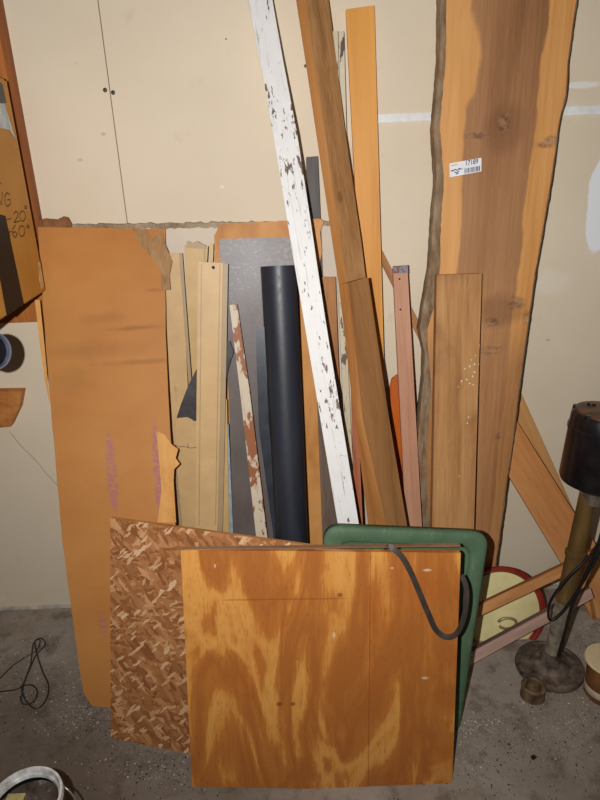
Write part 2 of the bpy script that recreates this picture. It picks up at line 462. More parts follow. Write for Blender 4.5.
# bark: rounded strip along the left edge and a thin one along the right
def bark_mat():
    t = MT('bark', .9, .15)
    n = t.noise(t.map(t.raw, (50, 50, 14)), 1, 6, .7); n2 = t.noise(t.raw, 8, 4)
    c = t.ramp(n, [(.3, (104, 82, 60)), (.5, (140, 116, 90)), (.7, (166, 146, 118))])
    c = t.mix(t.ma('MULTIPLY', t.ss(n2, .55, .7), .6), c, (140, 84, 48))
    return t.done(c, bump=n, bs=.7, bd=.003)
bk = bark_mat()
def bark(pixw, side, z_off):
    ed = fsl.L if side < 0 else fsl.R
    pts = [fsl.Mi @ p for p in ed]
    # resample
    P = []
    for i in range(len(pts)-1):
        l = (pts[i+1]-pts[i]).length; m_ = max(1, int(l/.012))
        for j in range(m_): P.append(pts[i].lerp(pts[i+1], j/m_))
    P.append(pts[-1])
    bm = bmesh.new(); rings = []
    for i, p in enumerate(P):
        w = pixw(p)*(1+random.uniform(-.05, .05))
        ring = []
        for (a, b) in ((w, -.0012), (w*.4, -.0045), (-.0015, -.003), (-.006, .012), (-.004, .03), (0.001, .041), (w, .040)):
            ring.append(bm.verts.new((p.x-side*a+random.uniform(-.0007, .0007), b+random.uniform(-.0008, .0008), max(p.z, .0) if i < len(P)-1 else p.z)))
        rings.append(ring)
    for a, b in zip(rings, rings[1:]):
        for q in range(7): bm.faces.new((a[q], a[(q+1) % 7], b[(q+1) % 7], b[q]))
    bm.faces.new(rings[0]); bm.faces.new(rings[-1][::-1])
    o = put('bark', bm, bk, slab, fsl.M, smooth=True); return o
zz = [fsl.loc(430, y).z for y in (0, 120, 250, 300, 335, 350, 400, 470, 540)]
ww = [.013, .014, .022, .030, .018, .009, .026, .024, .02]
def wfun(p):
    z = p.z
    if z >= zz[0]: return ww[0]
    for i in range(len(zz)-1):
        if zz[i] >= z >= zz[i+1]:
            u = (zz[i]-z)/(zz[i]-zz[i+1]); return ww[i]*(1-u)+ww[i+1]*u
    return ww[-1]
bark(wfun, -1, 0)['label'] = 'grey brown bark down the left edge'
bark(lambda p: .0012, 1, 0)['label'] = 'thin dark bark on the right edge'
# sticker
white = plain('sticker_white', (236, 238, 242), .35, .4, 0, .02)
ink = plain('ink_blue_black', (52, 58, 84), .5)
st = patch('price_sticker', [(449.3, 163.5), (481.3, 157.8), (481.3, 171.3), (449.6, 177.3)], fsl, white, slab, off=.0012, t=.0004)
st['label'] = 'white barcode sticker reading 17189'
def txt_px(s, bl, size, ang, f, mat, parent, off=.0022, wx=1.0, name='printed_number'):
    cu = bpy.data.curves.new('t', 'FONT'); cu.body = s; cu.size = 1; cu.offset = .012
    to = bpy.data.objects.new('t', cu); COL.objects.link(to)
    me = bpy.data.meshes.new_from_object(to); bpy.data.objects.remove(to)
    c, s_ = math.cos(ang), math.sin(ang)
    for v in me.vertices:
        u, w = v.co.x*size*wx, v.co.y*size
        v.co = f.Mi @ f.world(bl[0]+u*c+w*s_*.0, bl[1]+u*s_*-1-w, off)
    me.name = name
    o = bpy.data.objects.new(name, me); COL.objects.link(o); me.materials.append(mat)
    o.matrix_world = f.M; o.parent = parent; o.matrix_parent_inverse = parent.matrix_world.inverted()
    return o
sl = .178
txt_px('17189', (465, 165.8), 7.0, sl, fsl, ink, st, wx=.77)
bm = bmesh.new(); x = 464.6
def ybase(x): return 173.6-(x-464)*sl
while x < 479.5:
    w = random.choice((.35, .6, .9))
    q = [(x, ybase(x)), (x+w, ybase(x+w)), (x+w, ybase(x+w)-5), (x, ybase(x)-5)]
    bm.faces.new([bm.verts.new(fsl.Mi @ fsl.world(a, b, .0021)) for a, b in q]); x += w+random.choice((.35, .5, .7))
put('barcode', bm, ink, st, fsl.M)
def strokes(name, lines, f, mat, parent, w, off=.0021, M=None):
    bm = bmesh.new()
    for ln in lines:
        P = [f.Mi @ f.world(x, y, off) for x, y in ln]
        for p, q in zip(P, P[1:]):
            d = (q-p); d.y = 0
            if d.length < 1e-6: continue
            d.normalize(); sd = V((d.z, 0, -d.x))*w/2; e = d*w*.35
            bm.faces.new([bm.verts.new(v) for v in (p-e-sd, q+e-sd, q+e+sd, p-e+sd)])
    return put(name, bm, mat, parent, f.M)
strokes('logo_mark', [[(451, 170.8), (453, 171), (455, 169.4), (457, 170.2), (459, 168.6), (461.5, 169)], [(454.5, 172), (457, 172.5), (459, 171.2)], [(456, 174), (458.5, 173.4)]], fsl, ink, st, .0022)
strokes('logo_mark', [[(450.8, 171.2), (453, 170)], [(459, 170), (462.5, 168.2)]], fsl, plain('ink_red', (190, 60, 60)), st, .0015, off=.0023)
strokes('logo_line', [[(451, 165.8), (457, 164.6)]], fsl, plain('ink_orange', (232, 170, 90)), st, .002)

# short board with paint splatter
plank('short_board', [(437, 275), (432, 527)], [(482, 273.5), (474, 527)], -.27, .125, .030, wood('splattered_board', (200, 154, 100), (178, 128, 78), (142, 98, 56), 34, 1.6, .6, .3, 1, .35, (226, 220, 210), (140, 92, 50), knots=.8),
      'short wide brown board spattered with white paint, standing before the slab', 'board', foot='chord')

# pink stick
ps, fps = plank('furring_strip', [(393, 268), (406, 527)], [(407.5, 267), (422, 527)], -.25, .155, .016, wood('pinkish_strip', (210, 164, 136), (192, 142, 112), (164, 112, 84), 26, 1.5, .6, .3, .8, .2),
      'narrow pinkish wood strip with nail holes and blue grey tip, left of splattered board', 'wood strip', foot='chord')
patch('painted_tip', [(392.6, 266), (407.8, 265), (408.2, 273), (393, 273.5)], fps, chipped('tip_paint', (150, 150, 168), (110, 90, 96), (120, 80, 66), .5, (120, 120, 120)), ps, off=.0005, t=.001)['label'] = 'blue grey painted tip'
for x, y in ((399.5, 279), (400.5, 309.5)):
    bm = bmesh.new(); lathe(bm, [(0, 0), (.0028, 0), (.0024, .001), (0, .0012)], 14)
    put('nail_hole', bm, plain('nail_dark', (40, 28, 22), .6), ps, axisM(fps.world(x, y, .0002), fps.n))

# rounded orange piece
plank('paddle_board', [(397, 375), (392, 379), (390, 388), (394, 460), (398, 520)], [(403, 376), (408, 384), (409, 400), (409, 440), (411, 520)], -.14, .10, .012, wood('orange_varnish', (206, 106, 34), (184, 88, 26), (150, 66, 18), 16, 2, .35, .5),
      'glossy orange brown wood piece with rounded top behind the pinkish strip', 'board', bev=.001, foot='chord')

# studs
fresh = wood('fresh_edge', (204, 146, 86), (186, 126, 68), (156, 98, 50), 20, 2, .6, .3, .8, .3)
stud = wood('rough_stud', (190, 144, 94), (166, 120, 74), (132, 92, 54), 26, 5, .75, .2, 1.2, .3, knots=.5)
plank('wooden_stud', [(304, -8), (316, 70), (347, 283), (376, 525)], [(328, -8), (345, 130), (361, 240), (396, 525)], -.33, .15, .036, stud,
      'tall rough sawn stud running out of the top of the picture beside the white post', 'stud', yaw=33, foot='chord', edge_mat=fresh)
plank('wooden_stud', [(348, 283), (363, 420), (386, 525)], [(368.5, 277), (388.5, 415), (407, 525)], -.435, .19, .036, wood('brown_stud', (166, 118, 72), (144, 100, 58), (116, 78, 44), 20, 2, .7, .25, 1, .25),
      'shorter brown stud with square cut top, leaning in front of the tall rough stud', 'stud', yaw=34, foot='chord', edge_mat=fresh)

# grey sheet
gs, fg = plank('laminate_sheet', [(219, 239), (229, 400), (233, 530)], [(296, 237), (303, 400), (308, 535)], -.235, .135, .004, None,
      'tall dull grey laminate sheet with white scuffs and a painted sheen, behind the black roll', 'sheet', bev=.0006, foot='chord')
def grey_mat():
    t = MT('grey_laminate', .38, .5)
    n = t.noise(t.map(t.raw, (12, 12, 6)), 1, 5, .6); n2 = t.noise(t.map(t.raw, (60, 60, 110)), 1, 6, .8)
    c = t.ramp(n, [(.3, (88, 79, 76)), (.7, (110, 100, 95))])
    k, _ = t.blob(tuple(fg.loc(235, 260).xz), (.09, .10), 1.1, .8, 12)
    k2 = t.ma('MULTIPLY', k, t.ss(n2, .48, .72))
    c = t.mix(t.ma('MULTIPLY', k, .25), c, (150, 150, 150)); c = t.mix(t.ma('MULTIPLY', k2, .8), c, (200, 202, 206))  # whitish sheen mixed into the colour at upper left, along with white scuffs
    return t.done(c, rough=t.ma('ADD', .3, t.ma('MULTIPLY', n2, .3)), bump=n2, bs=.1, bd=.0005)
gs.data.materials.append(grey_mat())

# black plastic roll
bp = MT('black_plastic', .3, .6); nn = bp.noise(bp.map(bp.raw, (30, 30, 3)), 1, 4); n5 = bp.noise(bp.map(bp.raw, (90, 90, 60)), 1, 5, .7)
cc = bp.ramp(nn, [(.3, (32, 36, 44)), (.7, (46, 50, 60))])
cc = bp.mix(bp.ma('MULTIPLY', bp.ss(n5, .64, .72), .35), cc, (96, 104, 112))
bpm = bp.done(cc, rough=bp.ma('ADD', .3, bp.ma('MULTIPLY', n5, .3)), bump=n5, bs=.15, bd=.001)
p0, n0 = lean(-.288, .135)
A = hit(278.5, 266, p0, n0); B = hit(291.5, 533, p0, n0); ax = (A-B).normalized()
B0 = B+ax*((.001-B.z+.006)/ax.z); Lr = (A-B0).length
M = axisM(B0, ax)
rr = 18.6*(A-CP).dot(fw)/F
bm = bmesh.new()
T = 90; turns = 2.6; inner = []; outer = []
ti = .0016
for i in range(T+1):
    th = 2*math.pi*turns*i/T; r = rr*(1-.11*(turns-turns*i/T)) if True else rr
    r = rr-.0028*(turns*(1-i/T))
    ang = th + math.pi*.98 - 2*math.pi*turns
    outer.append((r*math.cos(ang), r*math.sin(ang))); inner.append(((r-ti)*math.cos(ang), (r-ti)*math.sin(ang)))
vb = []
for (x, y), (u, w) in zip(outer, inner):
    vb.append([bm.verts.new((x, y, 0)), bm.verts.new((x, y, Lr)), bm.verts.new((u, w, Lr)), bm.verts.new((u, w, 0))])
for a, b in zip(vb, vb[1:]):
    for q in range(4): bm.faces.new((a[q], a[(q+1) % 4], b[(q+1) % 4], b[q]))
bm.faces.new(vb[0]); bm.faces.new(vb[-1][::-1])
roll = put('plastic_roll', bm, bpm, None, M, smooth=False)
for p in roll.data.polygons: p.use_smooth = True
roll.data.set_sharp_from_angle(angle=math.radians(38))
tag(roll, 'shiny black plastic roll standing upright in the middle of the stack', 'roll')
# loose edge
fr = frame([(255.5, 331), (259, 430), (273, 532)], [(266, 326), (268, 420), (283, 532)], -.288, .135, 0, 0, 'chord', .002)
bm = bmesh.new(); Lq = [fr.Mi @ p for p in fr.L]; Rq = [fr.Mi @ p for p in fr.R]
prism(bm, [(p.x, p.z) for p in Rq]+[(p.x, p.z) for p in Lq[::-1]], .002, -.002)
bm2 = put('loose_edge', bm, plain('blue_black_plastic', (46, 52, 60), .35, .6), roll, fr.M); bm2['label'] = 'loose outer edge of the rolled sheet'

# rusty strip
plank('trim_stick', [(229.5, 305), (241, 400), (255.5, 531)], [(237, 304), (249.5, 390), (266.5, 531)], -.30, .16, .009,
      chipped('rusty_paint', (214, 200, 178), (196, 178, 150), (110, 66, 40), .60, (50, 50, 30), .5, (150, 92, 56), .49),
      'thin slanting strip with flaking white paint and rust brown patches on the grey sheet', 'wood strip', foot='chord')

# beige siding pieces
def siding_mat(nm, c, seed):
    t = MT(nm, .45, .4); n = t.noise(t.off, 20, 4); n2 = t.noise(t.map(t.off, (40, 40, 8)), 1, 4, .7)
    l = tuple(v*1.03 for v in c); d = tuple(v*.96 for v in c)
    k = t.mix(t.ma('MULTIPLY', t.ss(n2, .64, .74), .35), t.ramp(n, [(.3, d), (.7, l)]), (130, 108, 84))
    return t.done(k, bump=n, bs=.05, bd=.001)
sid = siding_mat('beige_siding', (202, 168, 118), 1)
sid2 = siding_mat('beige_siding_dark', (168, 144, 108), 2)
sid3 = siding_mat('beige_siding_yellow', (194, 162, 108), 2)
SG = None
s_b, f_b = plank('siding_strip', [(163, 253), (172, 430), (178, 530)], [(181, 253), (190, 430), (197, 530)], -.165, .09, .003, sid,
    'beige siding strip farthest left, top tucked under the torn flap', 'siding', bev=.0005, foot='chord')
patch('fold_line', [(179, 253), (182.5, 253), (198, 470), (195, 470)], f_b, sid2, s_b, off=.0005, t=.002)
s_c, f_c = plank('siding_strip', [(184, 245), (187, 300), (194, 400), (200, 530)], [(208, 246), (207, 262), (212, 400), (216, 530)], -.185, .09, .004, sid3,
    'yellowish beige siding strip with a jagged torn top behind the strip with the hole', 'siding', bev=.0005, foot='chord')
patch('torn_lip', [(186, 248), (187, 241), (192, 243), (197, 241), (202, 244), (205, 245), (208, 249)], f_c, sid2, s_c, off=.0002, t=.003)
patch('fold_line', [(203, 247), (205, 247), (206, 262), (204, 262)], f_c, sid2, s_c, off=.0005, t=.0015)
patch('fold_line', [(209, 246), (213.5, 243), (213, 262), (209, 262)], f_c, sid3, s_c, off=-.001, t=.001)
s_e, f_e = plank('siding_strip', [(176, 420), (177, 480), (181, 530)], [(197.5, 421), (198, 530)], -.20, .09, .003, sid,
    'low beige siding piece with rounded torn top and a crack across it', 'siding', bev=.0005, foot='chord')
patch('torn_lip', [(176, 423), (179, 417.5), (186, 416), (192, 418.5), (197, 426)], f_e, sid, s_e, off=.0004, t=.002)
strokes('crack', [[(174, 445), (181, 447), (184, 446.5), (190, 448), (197, 447.5)], [(188, 447), (188, 443.5)]], f_e, plain('crack_dark', (70, 50, 36), .8), s_e, .0016, off=.0014)
patch('fold_line', [(172, 448), (175, 448), (183, 530), (180, 530)], f_e, sid2, s_e, off=.0005, t=.0012)
# black curl
cb, fc = plank('plastic_offcut', [(196, 368), (187, 390), (176.5, 417)], [(233, 343), (233, 355), (230, 366), (228, 377)], -.262, .125, .002, None,
    'pointed black plastic offcut curling out behind the holed siding strip', 'plastic scrap', foot=False, bev=0)
bpy.data.objects.remove(cb)
pts = [(212, 345), (230, 341), (233.5, 352), (229, 366), (226, 380), (206, 400), (195, 421), (187, 417), (176.5, 418), (181, 404), (188, 386), (196, 370)]
P = [fc.Mi @ fc.world(x, y) for x, y in pts]
bm = bmesh.new(); prism(bm, [(p.x, p.z) for p in P], .0015)
bmesh.ops.triangulate(bm, faces=[f for f in bm.faces if len(f.verts) > 4])
for v in bm.verts: v.co.y -= .0
cb = put('plastic_offcut', bm, plain('charcoal_plastic', (70, 66, 66), .3, .5), None, fc.M)
tag(cb, 'pointed black plastic offcut poking out behind the holed siding strip', 'plastic scrap')
s_a, f_a = plank('siding_strip', [(198, 262), (196.5, 400), (195.5, 527)], [(223, 263), (220.5, 400), (217.5, 527)], -.29, .135, .009, sid,
    'front beige siding strip with a small hole near its square top', 'siding', bev=.0008, foot='chord')
pz = plank('siding_edge', [(223, 263), (220.5, 400), (217.5, 527)], [(228, 264), (225.5, 400), (222.5, 527)], -.285, .135, .004, sid2, bev=.0004, foot='chord', parent=s_a)
patch('fold_line', [(201, 264), (202, 264), (199.5, 525), (198.5, 525)], f_a, sid2, s_a, off=.0002, t=.0006)
patch('fold_line', [(219.5, 264), (220.5, 264), (216, 525), (215, 525)], f_a, sid2, s_a, off=.0002, t=.0006)
bm = bmesh.new(); lathe(bm, [(0, 0), (.0042, 0), (.0036, .0006), (0, .0007)], 16)
put('nail_hole', bm, plain('hole_dark', (46, 34, 24), .8), s_a, axisM(f_a.world(213.3, 265.5+2, .0002), f_a.n))
plank('siding_strip', [(223, 395), (222.5, 530)], [(227, 400), (229, 530)], -.262, .13, .002, sid3, 'sliver of beige siding between the holed strip and the pale blue edge', 'siding', bev=.0004, foot='chord')
plank('plastic_sheet', [(226, 423), (226, 530)], [(228.5, 424), (233, 530)], -.252, .13, .002, plain('pale_blue', (150, 164, 168), .5), 'thin pale blue sheet edge against the grey laminate', 'sheet', bev=.0004, foot='chord')

# orange left board
ob, fo = plank('fiberboard_sheet', [(38, 227), (46, 350), (62, 540), (80, 672), (84, 694), (92, 706)], [(165, 229), (165.5, 330), (170, 430), (176, 540), (184, 714)], -.465, .34, .006, None,
    'tall orange brown fibreboard sheet at left with torn flaps and faded purple print', 'fibreboard', foot=False, bev=0, jag=.0007, step=.03)
def fb_mat():
    t = MT('orange_fibreboard', .55, .3)
    n1 = t.noise(t.map(t.raw, (3, 3, 5)), 1, 5, .6); n2 = t.noise(t.map(t.raw, (4, 4, 26)), 1, 4, .65); n3 = t.noise(t.raw, 160, 3)
    c = t.ramp(n1, [(.3, (182, 120, 60)), (.7, (196, 138, 74))])
    c = t.mix(t.ma('MULTIPLY', n3, .18), c, (150, 84, 30))
    for (px, py, rx, rz, kk) in ((135, 328, .06, .005, .45), (95, 350, .12, .02, .25), (140, 362, .08, .006, .4), (105, 318, .05, .012, .25), (155, 290, .02, .004, .4), (70, 380, .05, .03, .2)):
        P = fo.loc(px, py); k, _ = t.blob((P.x, P.z), (rx, rz), 1.8, 1.6, 26); c = t.mix(t.ma('MULTIPLY', k, kk), c, (128, 78, 40))
    n4 = t.noise(t.map(t.raw, (60, 60, 120)), 1, 2)
    for (px, py, rx, rz, kk) in ((112, 475, .014, .12, .8), (158, 475, .012, .14, 1), (103, 625, .010, .035, .7)):
        P = fo.loc(px, py); k, _ = t.blob((P.x, P.z), (rx, rz), .5, .3, 20)
        k = t.ma('MULTIPLY', k, t.ss(n4, .38, .56)); c = t.mix(t.ma('MULTIPLY', k, kk*.5), c, (150, 88, 140))
    return t.done(c, bump=n3, bs=.15, bd=.001)
ob.data.materials.append(fb_mat())
f_tan = wood('torn_grey_tan', (186, 150, 104), (166, 128, 84), (134, 100, 66), 30, 12)
f_lt = wood('torn_light', (226, 172, 100), (214, 156, 84), (190, 130, 66), 20, 10)
patch('torn_flap', [(133, 229), (146, 229), (152, 240), (162, 232), (166, 245), (173, 262), (170, 275), (171, 290), (162, 291), (162, 272), (152, 258), (140, 244)], fo, f_tan, ob, off=.0005, t=.001,
      lift=lambda x, z: .004+abs(math.sin(x*90+z*40))*.005)['label'] = 'grey tan torn flap at the top corner'
patch('torn_flap', [(156.5, 431), (165, 434), (172, 444), (178.5, 449), (176, 458), (180, 463.5), (174.5, 469), (174, 480), (176.5, 522), (158, 522), (162, 490), (159, 455)], fo, f_lt, ob, off=.0008, t=.001,
      lift=lambda x, z: .002+abs(math.sin(x*60))*.003)['label'] = 'pale tan torn flap on the right edge'
# light left edge
patch('split_edge', [(35, 300), (40, 300), (45, 350), (50, 405), (45, 380), (40, 345)], fo, f_lt, ob, off=.0002, t=.0008)

# white post
wp = chipped('chipped_white', (232, 231, 228), (218, 216, 212), (104, 84, 72), .585, (105, 105, 34), .5)
plank('painted_post', [(246.5, -8), (265, 87), (277, 157), (292, 250), (300, 297), (320, 417), (338, 525)], [(271, -8), (283, 60), (297, 133), (310, 217), (325.5, 320), (332, 360), (359, 525)], -.47, .225, .026, wp,
      'long white painted wooden post with chipped paint, slanting from the top of the picture', 'post', foot='chord')

# right-hand diagonal boards
fir = wood('fir_board', (214, 154, 98), (198, 134, 78), (168, 102, 56), 16, 1.2, .55, .3, .9, .3, knots=1)
def bar(name, c1, c2, w, t_, mat, label, cat, up=V((0, -1, 0)), group=None, emat=None):
    """straight stick between two world points"""
    d = (c2-c1); e3 = d.normalized(); n = (up-e3*up.dot(e3)).normalized(); e1 = e3.cross(n)
    M = Matrix((e1, -n, e3)).transposed().to_4x4(); M.translation = c1
    bm = bmesh.new(); box(bm, -w/2, w/2, -t_/2, t_/2, 0, d.length)
    bmesh.ops.bevel(bm, geom=bm.edges[:], offset=.0012, segments=2, affect='EDGES')
    o = put(name, bm, mat, None, M)
    if emat:
        o.data.materials.append(emat)
        for p in o.data.polygons:
            if p.normal.x < -.7: p.material_index = 1
    tag(o, label, cat, group); return o
plank('fir_board', [(500, 462), (507, 473), (566, 571), (600, 632)], [(500, 394), (516, 420), (573, 511), (640, 610)], -.165, .16, .018, fir,
    'wide orange fir board slanting down from behind the slab to the floor at right', 'board', foot='chord')
plank('fir_board', [(490, 404), (540, 500), (575, 575)], [(508, 362), (519, 388), (572, 507), (600, 570)], -.045, .05, .012, wood('pale_fir', (208, 158, 100), (192, 138, 82), (166, 112, 62), 16, 1.2, .55, .3, .8, .3),
    'narrow paler fir board wedged behind the wide slanting one', 'board')
# horizontal-ish sticks at floor right
pA = at_y(446, 625, -.31); pB = at_y(612, 546, -.235)
bar('loose_batten', pA, pB, .031, .018, wood('peach_batten', (222, 166, 110), (206, 146, 90), (174, 114, 66), 20, 1.5),
    'peach coloured batten crossing in front of the enamel lid, upper of the two', 'wood strip', up=V((0, -1, .35)), emat=wood('peach_edge', (176, 118, 72), (156, 98, 56), (120, 74, 42), 20, 2))
pA = at_z(436, 675, .019); pB = at_y(590, 592, -.21)
lb = bar('loose_batten', pA, pB, .034, .02, wood('pinkish_batten', (222, 190, 172), (204, 168, 150), (168, 134, 118), 20, 1.5),
    'dusty pink grey batten lying on the floor below the enamel lid', 'wood strip', up=V((0, -1, .25)), emat=wood('grey_edge', (140, 116, 104), (116, 92, 84), (84, 66, 60), 30, 2))

# ------------------------------------------------------------------ enamel lid
cream = plain('cream_enamel', (232, 220, 160), .3, .5, 0, .05, 12); red = plain('red_enamel', (140, 42, 30), .3, .5, 0, .1)
p0, n0 = lean(-.238, .4)
Cc = hit(501, 611, p0, n0)
R_ = (hit(546, 611, p0, n0)-Cc).length
Ml = axisM(Cc, n0)
lid = empty('enamel_lid', Cc, 'round cream enamel lid with red rim and wire handle, leaning by the slab foot', 'pot lid', M=Ml)
bm = bmesh.new(); lathe(bm, [(0, .012), (R_*.35, .011), (R_*.6, .006), (R_*.86, -.002), (R_*.86, -.004), (0, .008)], 56); put('lid_dish', bm, cream, lid, Ml, True)
bm = bmesh.new(); lathe(bm, [(R_*.87, -.003), (R_*.89, .003), (R_*.93, .007), (R_*.98, .006), (R_, .001), (R_*.985, -.006), (R_*.93, -.008), (R_*.86, -.006), (R_*.85, -.003)], 64); put('rim', bm, red, lid, Ml, True)
bm = bmesh.new()
c1 = hit(507, 623, p0+n0*.016, n0)
hd = [c1 + (Rr*math.cos(a)*1.25+Uu*math.sin(a)*.8+n0*.35*max(0, math.sin(a)))*.022 for a in [math.pi*2*i/24-2.6 for i in range(22)]]
tube('handle', hd, .0045, plain('worn_wire', (176, 164, 124), .4, .5, .5), lid, sm=2)

# ------------------------------------------------------------------ pedestal pump
base = at_z(549, 668, 0)
base.z = 0
top = hit(589, 492, V((0, base.y+.03, 0)), V((0, 1, 0)))
pd = (top-base).normalized()
pump = empty('pedestal_pump', base, 'old pedestal sump pump with black motor on a brass pole and round iron base', 'pump')
iron = plain('dusty_iron', (104, 90, 78), .75, .3, .2, .3, 40)
rb = .093
bm = bmesh.new(); lathe(bm, [(0, 0), (rb, 0), (rb+.002, .006), (rb, .016), (rb*.9, .02), (rb*.86, .017), (rb*.6, .02), (rb*.52, .030), (rb*.45, .034), (.03, .036), (.026, .06), (0, .06)], 56, Matrix.Translation(base)); put('pump_base', bm, iron, pump, smooth=True)
bm = bmesh.new(); q = at_z(533, 690, .02); q.z = 0.0
lathe(bm, [(0, .02), (.018, .018), (.021, .036), (.026, .039), (.033, .035), (.031, .028), (.033, .0), (0, 0)], 32, Matrix.Translation(q)); put('discharge_port', bm, plain('dirty_brass', (112, 92, 68), .6, .4, .3, .3, 40), pump, smooth=True)
brass = MT('aged_brass', .45, .4, .3); bn = brass.noise(brass.map(brass.raw, (20, 20, 6)), 1, 5)
brm = brass.done(brass.ramp(bn, [(.3, (84, 66, 36)), (.7, (130, 100, 52))]), bump=bn, bs=.1, bd=.001)
gpipe = plain('galvanised_pipe', (150, 140, 122), .5, .4, .4, .2)
Lp = (top-base).length
Mp = axisM(base, pd)
zc = Lp*.42
bm = bmesh.new(); lathe(bm, [(0, .03), (.023, .03), (.022, .05), (.021, zc), (0, zc)], 28, Mp); put('lower_pole', bm, gpipe, pump, smooth=True)
bm = bmesh.new(); lathe(bm, [(.02, zc-.008), (.024, zc-.008), (.025, zc), (.022, zc+.006), (.0225, Lp*.66), (.026, Lp*.665), (.026, Lp*.685), (.0225, Lp*.69), (.0225, Lp+.01), (0, Lp+.01)], 28, Mp); put('upper_pole', bm, brm, pump, smooth=True)
# motor
blk = plain('black_motor_paint', (24, 20, 22), .3, .5, 0, .3, 25)
cap = plain('rusty_cap', (92, 58, 42), .45, .5, .2, .35, 25)
mh = .21; mr = .092
mc = Lp
pdv = (pd*1+V((.06, .05, 0))*0).normalized()
top2 = base+pd*Lp
mM = axisM(top2+V((.012, 0, 0)), (pd+V((-.02, -.02, 0))).normalized())
bm = bmesh.new(); lathe(bm, [(0, .0), (.03, .0), (.05, .012), (mr*.96, .03), (mr, .04), (mr, .17), (mr*1.03, .172), (mr*1.03, .18), (mr, .182), (mr*.99, mh), (mr*.93, mh+.01), (0, mh+.01)], 48, mM); motor = put('motor', bm, blk, pump, smooth=True)
mm2 = mM
bm = bmesh.new(); lathe(bm, [(mr*.93, mh+.009), (mr*.9, mh+.014), (mr*.5, mh+.02), (.012, mh+.021), (.01, mh+.03), (0, mh+.03)], 40, mM); put('motor_cap', bm, cap, motor, smooth=True)
bm = bmesh.new(); lathe(bm, [(.022, -.03), (.028, -.03), (.034, -.006), (.036, .004), (0, .004)], 28, mM); put('collar', bm, plain('chrome_collar', (170, 162, 150), .25, .6, .8), pump, smooth=True)
for a in (2.6, 3.6, 5.0):
    bm = bmesh.new(); bmesh.ops.create_cone(bm, cap_ends=True, segments=8, radius1=.008, radius2=.007, depth=.014, matrix=mM @ Matrix.Translation((mr*.9*math.cos(a), mr*.9*math.sin(a), mh+.008)))
    put('bolt', bm, blk, motor)
bm = bmesh.new(); bmesh.ops.create_cone(bm, cap_ends=True, segments=16, radius1=.012, radius2=.010, depth=.02, matrix=mM @ Matrix.Translation((-.035, .035, mh+.014)))
put('terminal_cap', bm, blk, motor)
# cord: from motor at right down along pole
def ypl(px, py, dy=0): return at_y(px, py, base.y-.045+dy)
rub = plain('black_rubber', (22, 20, 20), .45, .4)
floorp = V(at_z(556, 655, .03))
tube('power_cord', [ypl(608, 470), ypl(606, 510), ypl(598, 545), ypl(584, 578), ypl(572, 606), ypl(565, 632), ypl(558, 656)], .0042, rub, pump)
tube('power_cord', [ypl(612, 505), ypl(602, 535), ypl(588, 558), ypl(570, 575), ypl(556, 592), ypl(549, 606), ypl(550, 620), ypl(562, 612), ypl(578, 590), ypl(590, 570), ypl(612, 530)], .0036, rub, pump)

# ------------------------------------------------------------------ jar
jb = at_z(603, 694, 0); 
jar = empty('brown_jar', jb, 'amber brown jar with a flat cream lid on the floor at the right edge', 'jar')
amb = MT('amber_glass', .2, .5); an = amb.noise(amb.raw, 18, 4)
ambm = amb.done(amb.ramp(an, [(.3, (84, 50, 26)), (.7, (140, 94, 52))]))
jr = .051
bm = bmesh.new(); lathe(bm, [(0, 0), (jr*.92, 0), (jr, .008), (jr, .085), (jr*.9, .1), (jr*.85, .112), (0, .112)], 40, Matrix.Translation(jb)); put('jar_body', bm, ambm, jar, smooth=True)
bm = bmesh.new(); lathe(bm, [(jr*1.002, .02), (jr*1.015, .021), (jr*1.015, .04), (jr*1.002, .041)], 40, Matrix.Translation(jb)); put('pale_band', bm, plain('band', (196, 178, 150), .6), jar, smooth=True)
bm = bmesh.new(); lathe(bm, [(0, .112), (jr*1.16, .114), (jr*1.2, .117), (jr*1.2, .12), (jr*1.16, .123), (0, .123)], 40, Matrix.Translation(jb)); put('jar_lid', bm, plain('cream_lid', (226, 204, 160), .5, .3, 0, .04), jar)

# ------------------------------------------------------------------ green tray
gt = MT('green_plastic', .6, .3); g1 = gt.noise(gt.raw, 7, 5, .65); g2 = gt.noise(gt.map(gt.raw, (80, 80, 30)), 1, 5, .7)
gc = gt.ramp(g1, [(.3, (66, 92, 66)), (.7, (90, 116, 88))]); gc = gt.mix(gt.ma('MULTIPLY', gt.ss(g2, .56, .7), .4), gc, (128, 138, 116))
gtm = gt.done(gc, bump=g2, bs=.15, bd=.001)
ft = frame([(324, 526), (318, 738)], [(490, 533), (459, 738)], -.548, .17, 0, 0, False, .02)
q = [ft.Mi @ p for p in (ft.L[0], ft.R[0], ft.R[1], ft.L[1])]; q = [V((p.x, p.z)) for p in q]
def rrect(q, ins, rad, seg=8):
    c = sum(q, V((0, 0)))/4; n = 4; out = []
    # inset polygon
    P = []
    for i in range(4):
        a, b, d = q[i-1], q[i], q[(i+1) % 4]
        e1 = (b-a).normalized(); e2 = (d-b).normalized()
        n1 = V((e1.y, -e1.x)); n2 = V((e2.y, -e2.x))
        if (c-b).dot(n1) < 0: n1 = -n1
        if (c-b).dot(n2) < 0: n2 = -n2
        bis = (n1+n2).normalized(); P.append(b+bis*(ins/bis.dot(n1)))
    for i in range(4):
        a, b, d = P[i-1], P[i], P[(i+1) % 4]
        p1 = b+(a-b).normalized()*rad; p2 = b+(d-b).normalized()*rad
        for j in range(seg+1):
            t = j/seg; out.append(p1*(1-t)**2+b*2*t*(1-t)+p2*t*t)
    return out
bm = bmesh.new(); rings = []
for ins, dy in ((0, .022), (0, .004), (.003, 0), (.010, -.003), (.034, -.003), (.038, 0), (.041, .008), (.060, .010), (.063, .005), (.09, .005)):
    rings.append([bm.verts.new((p.x, dy, p.y)) for p in rrect(q, ins, max(.045-ins*.3, .02))])
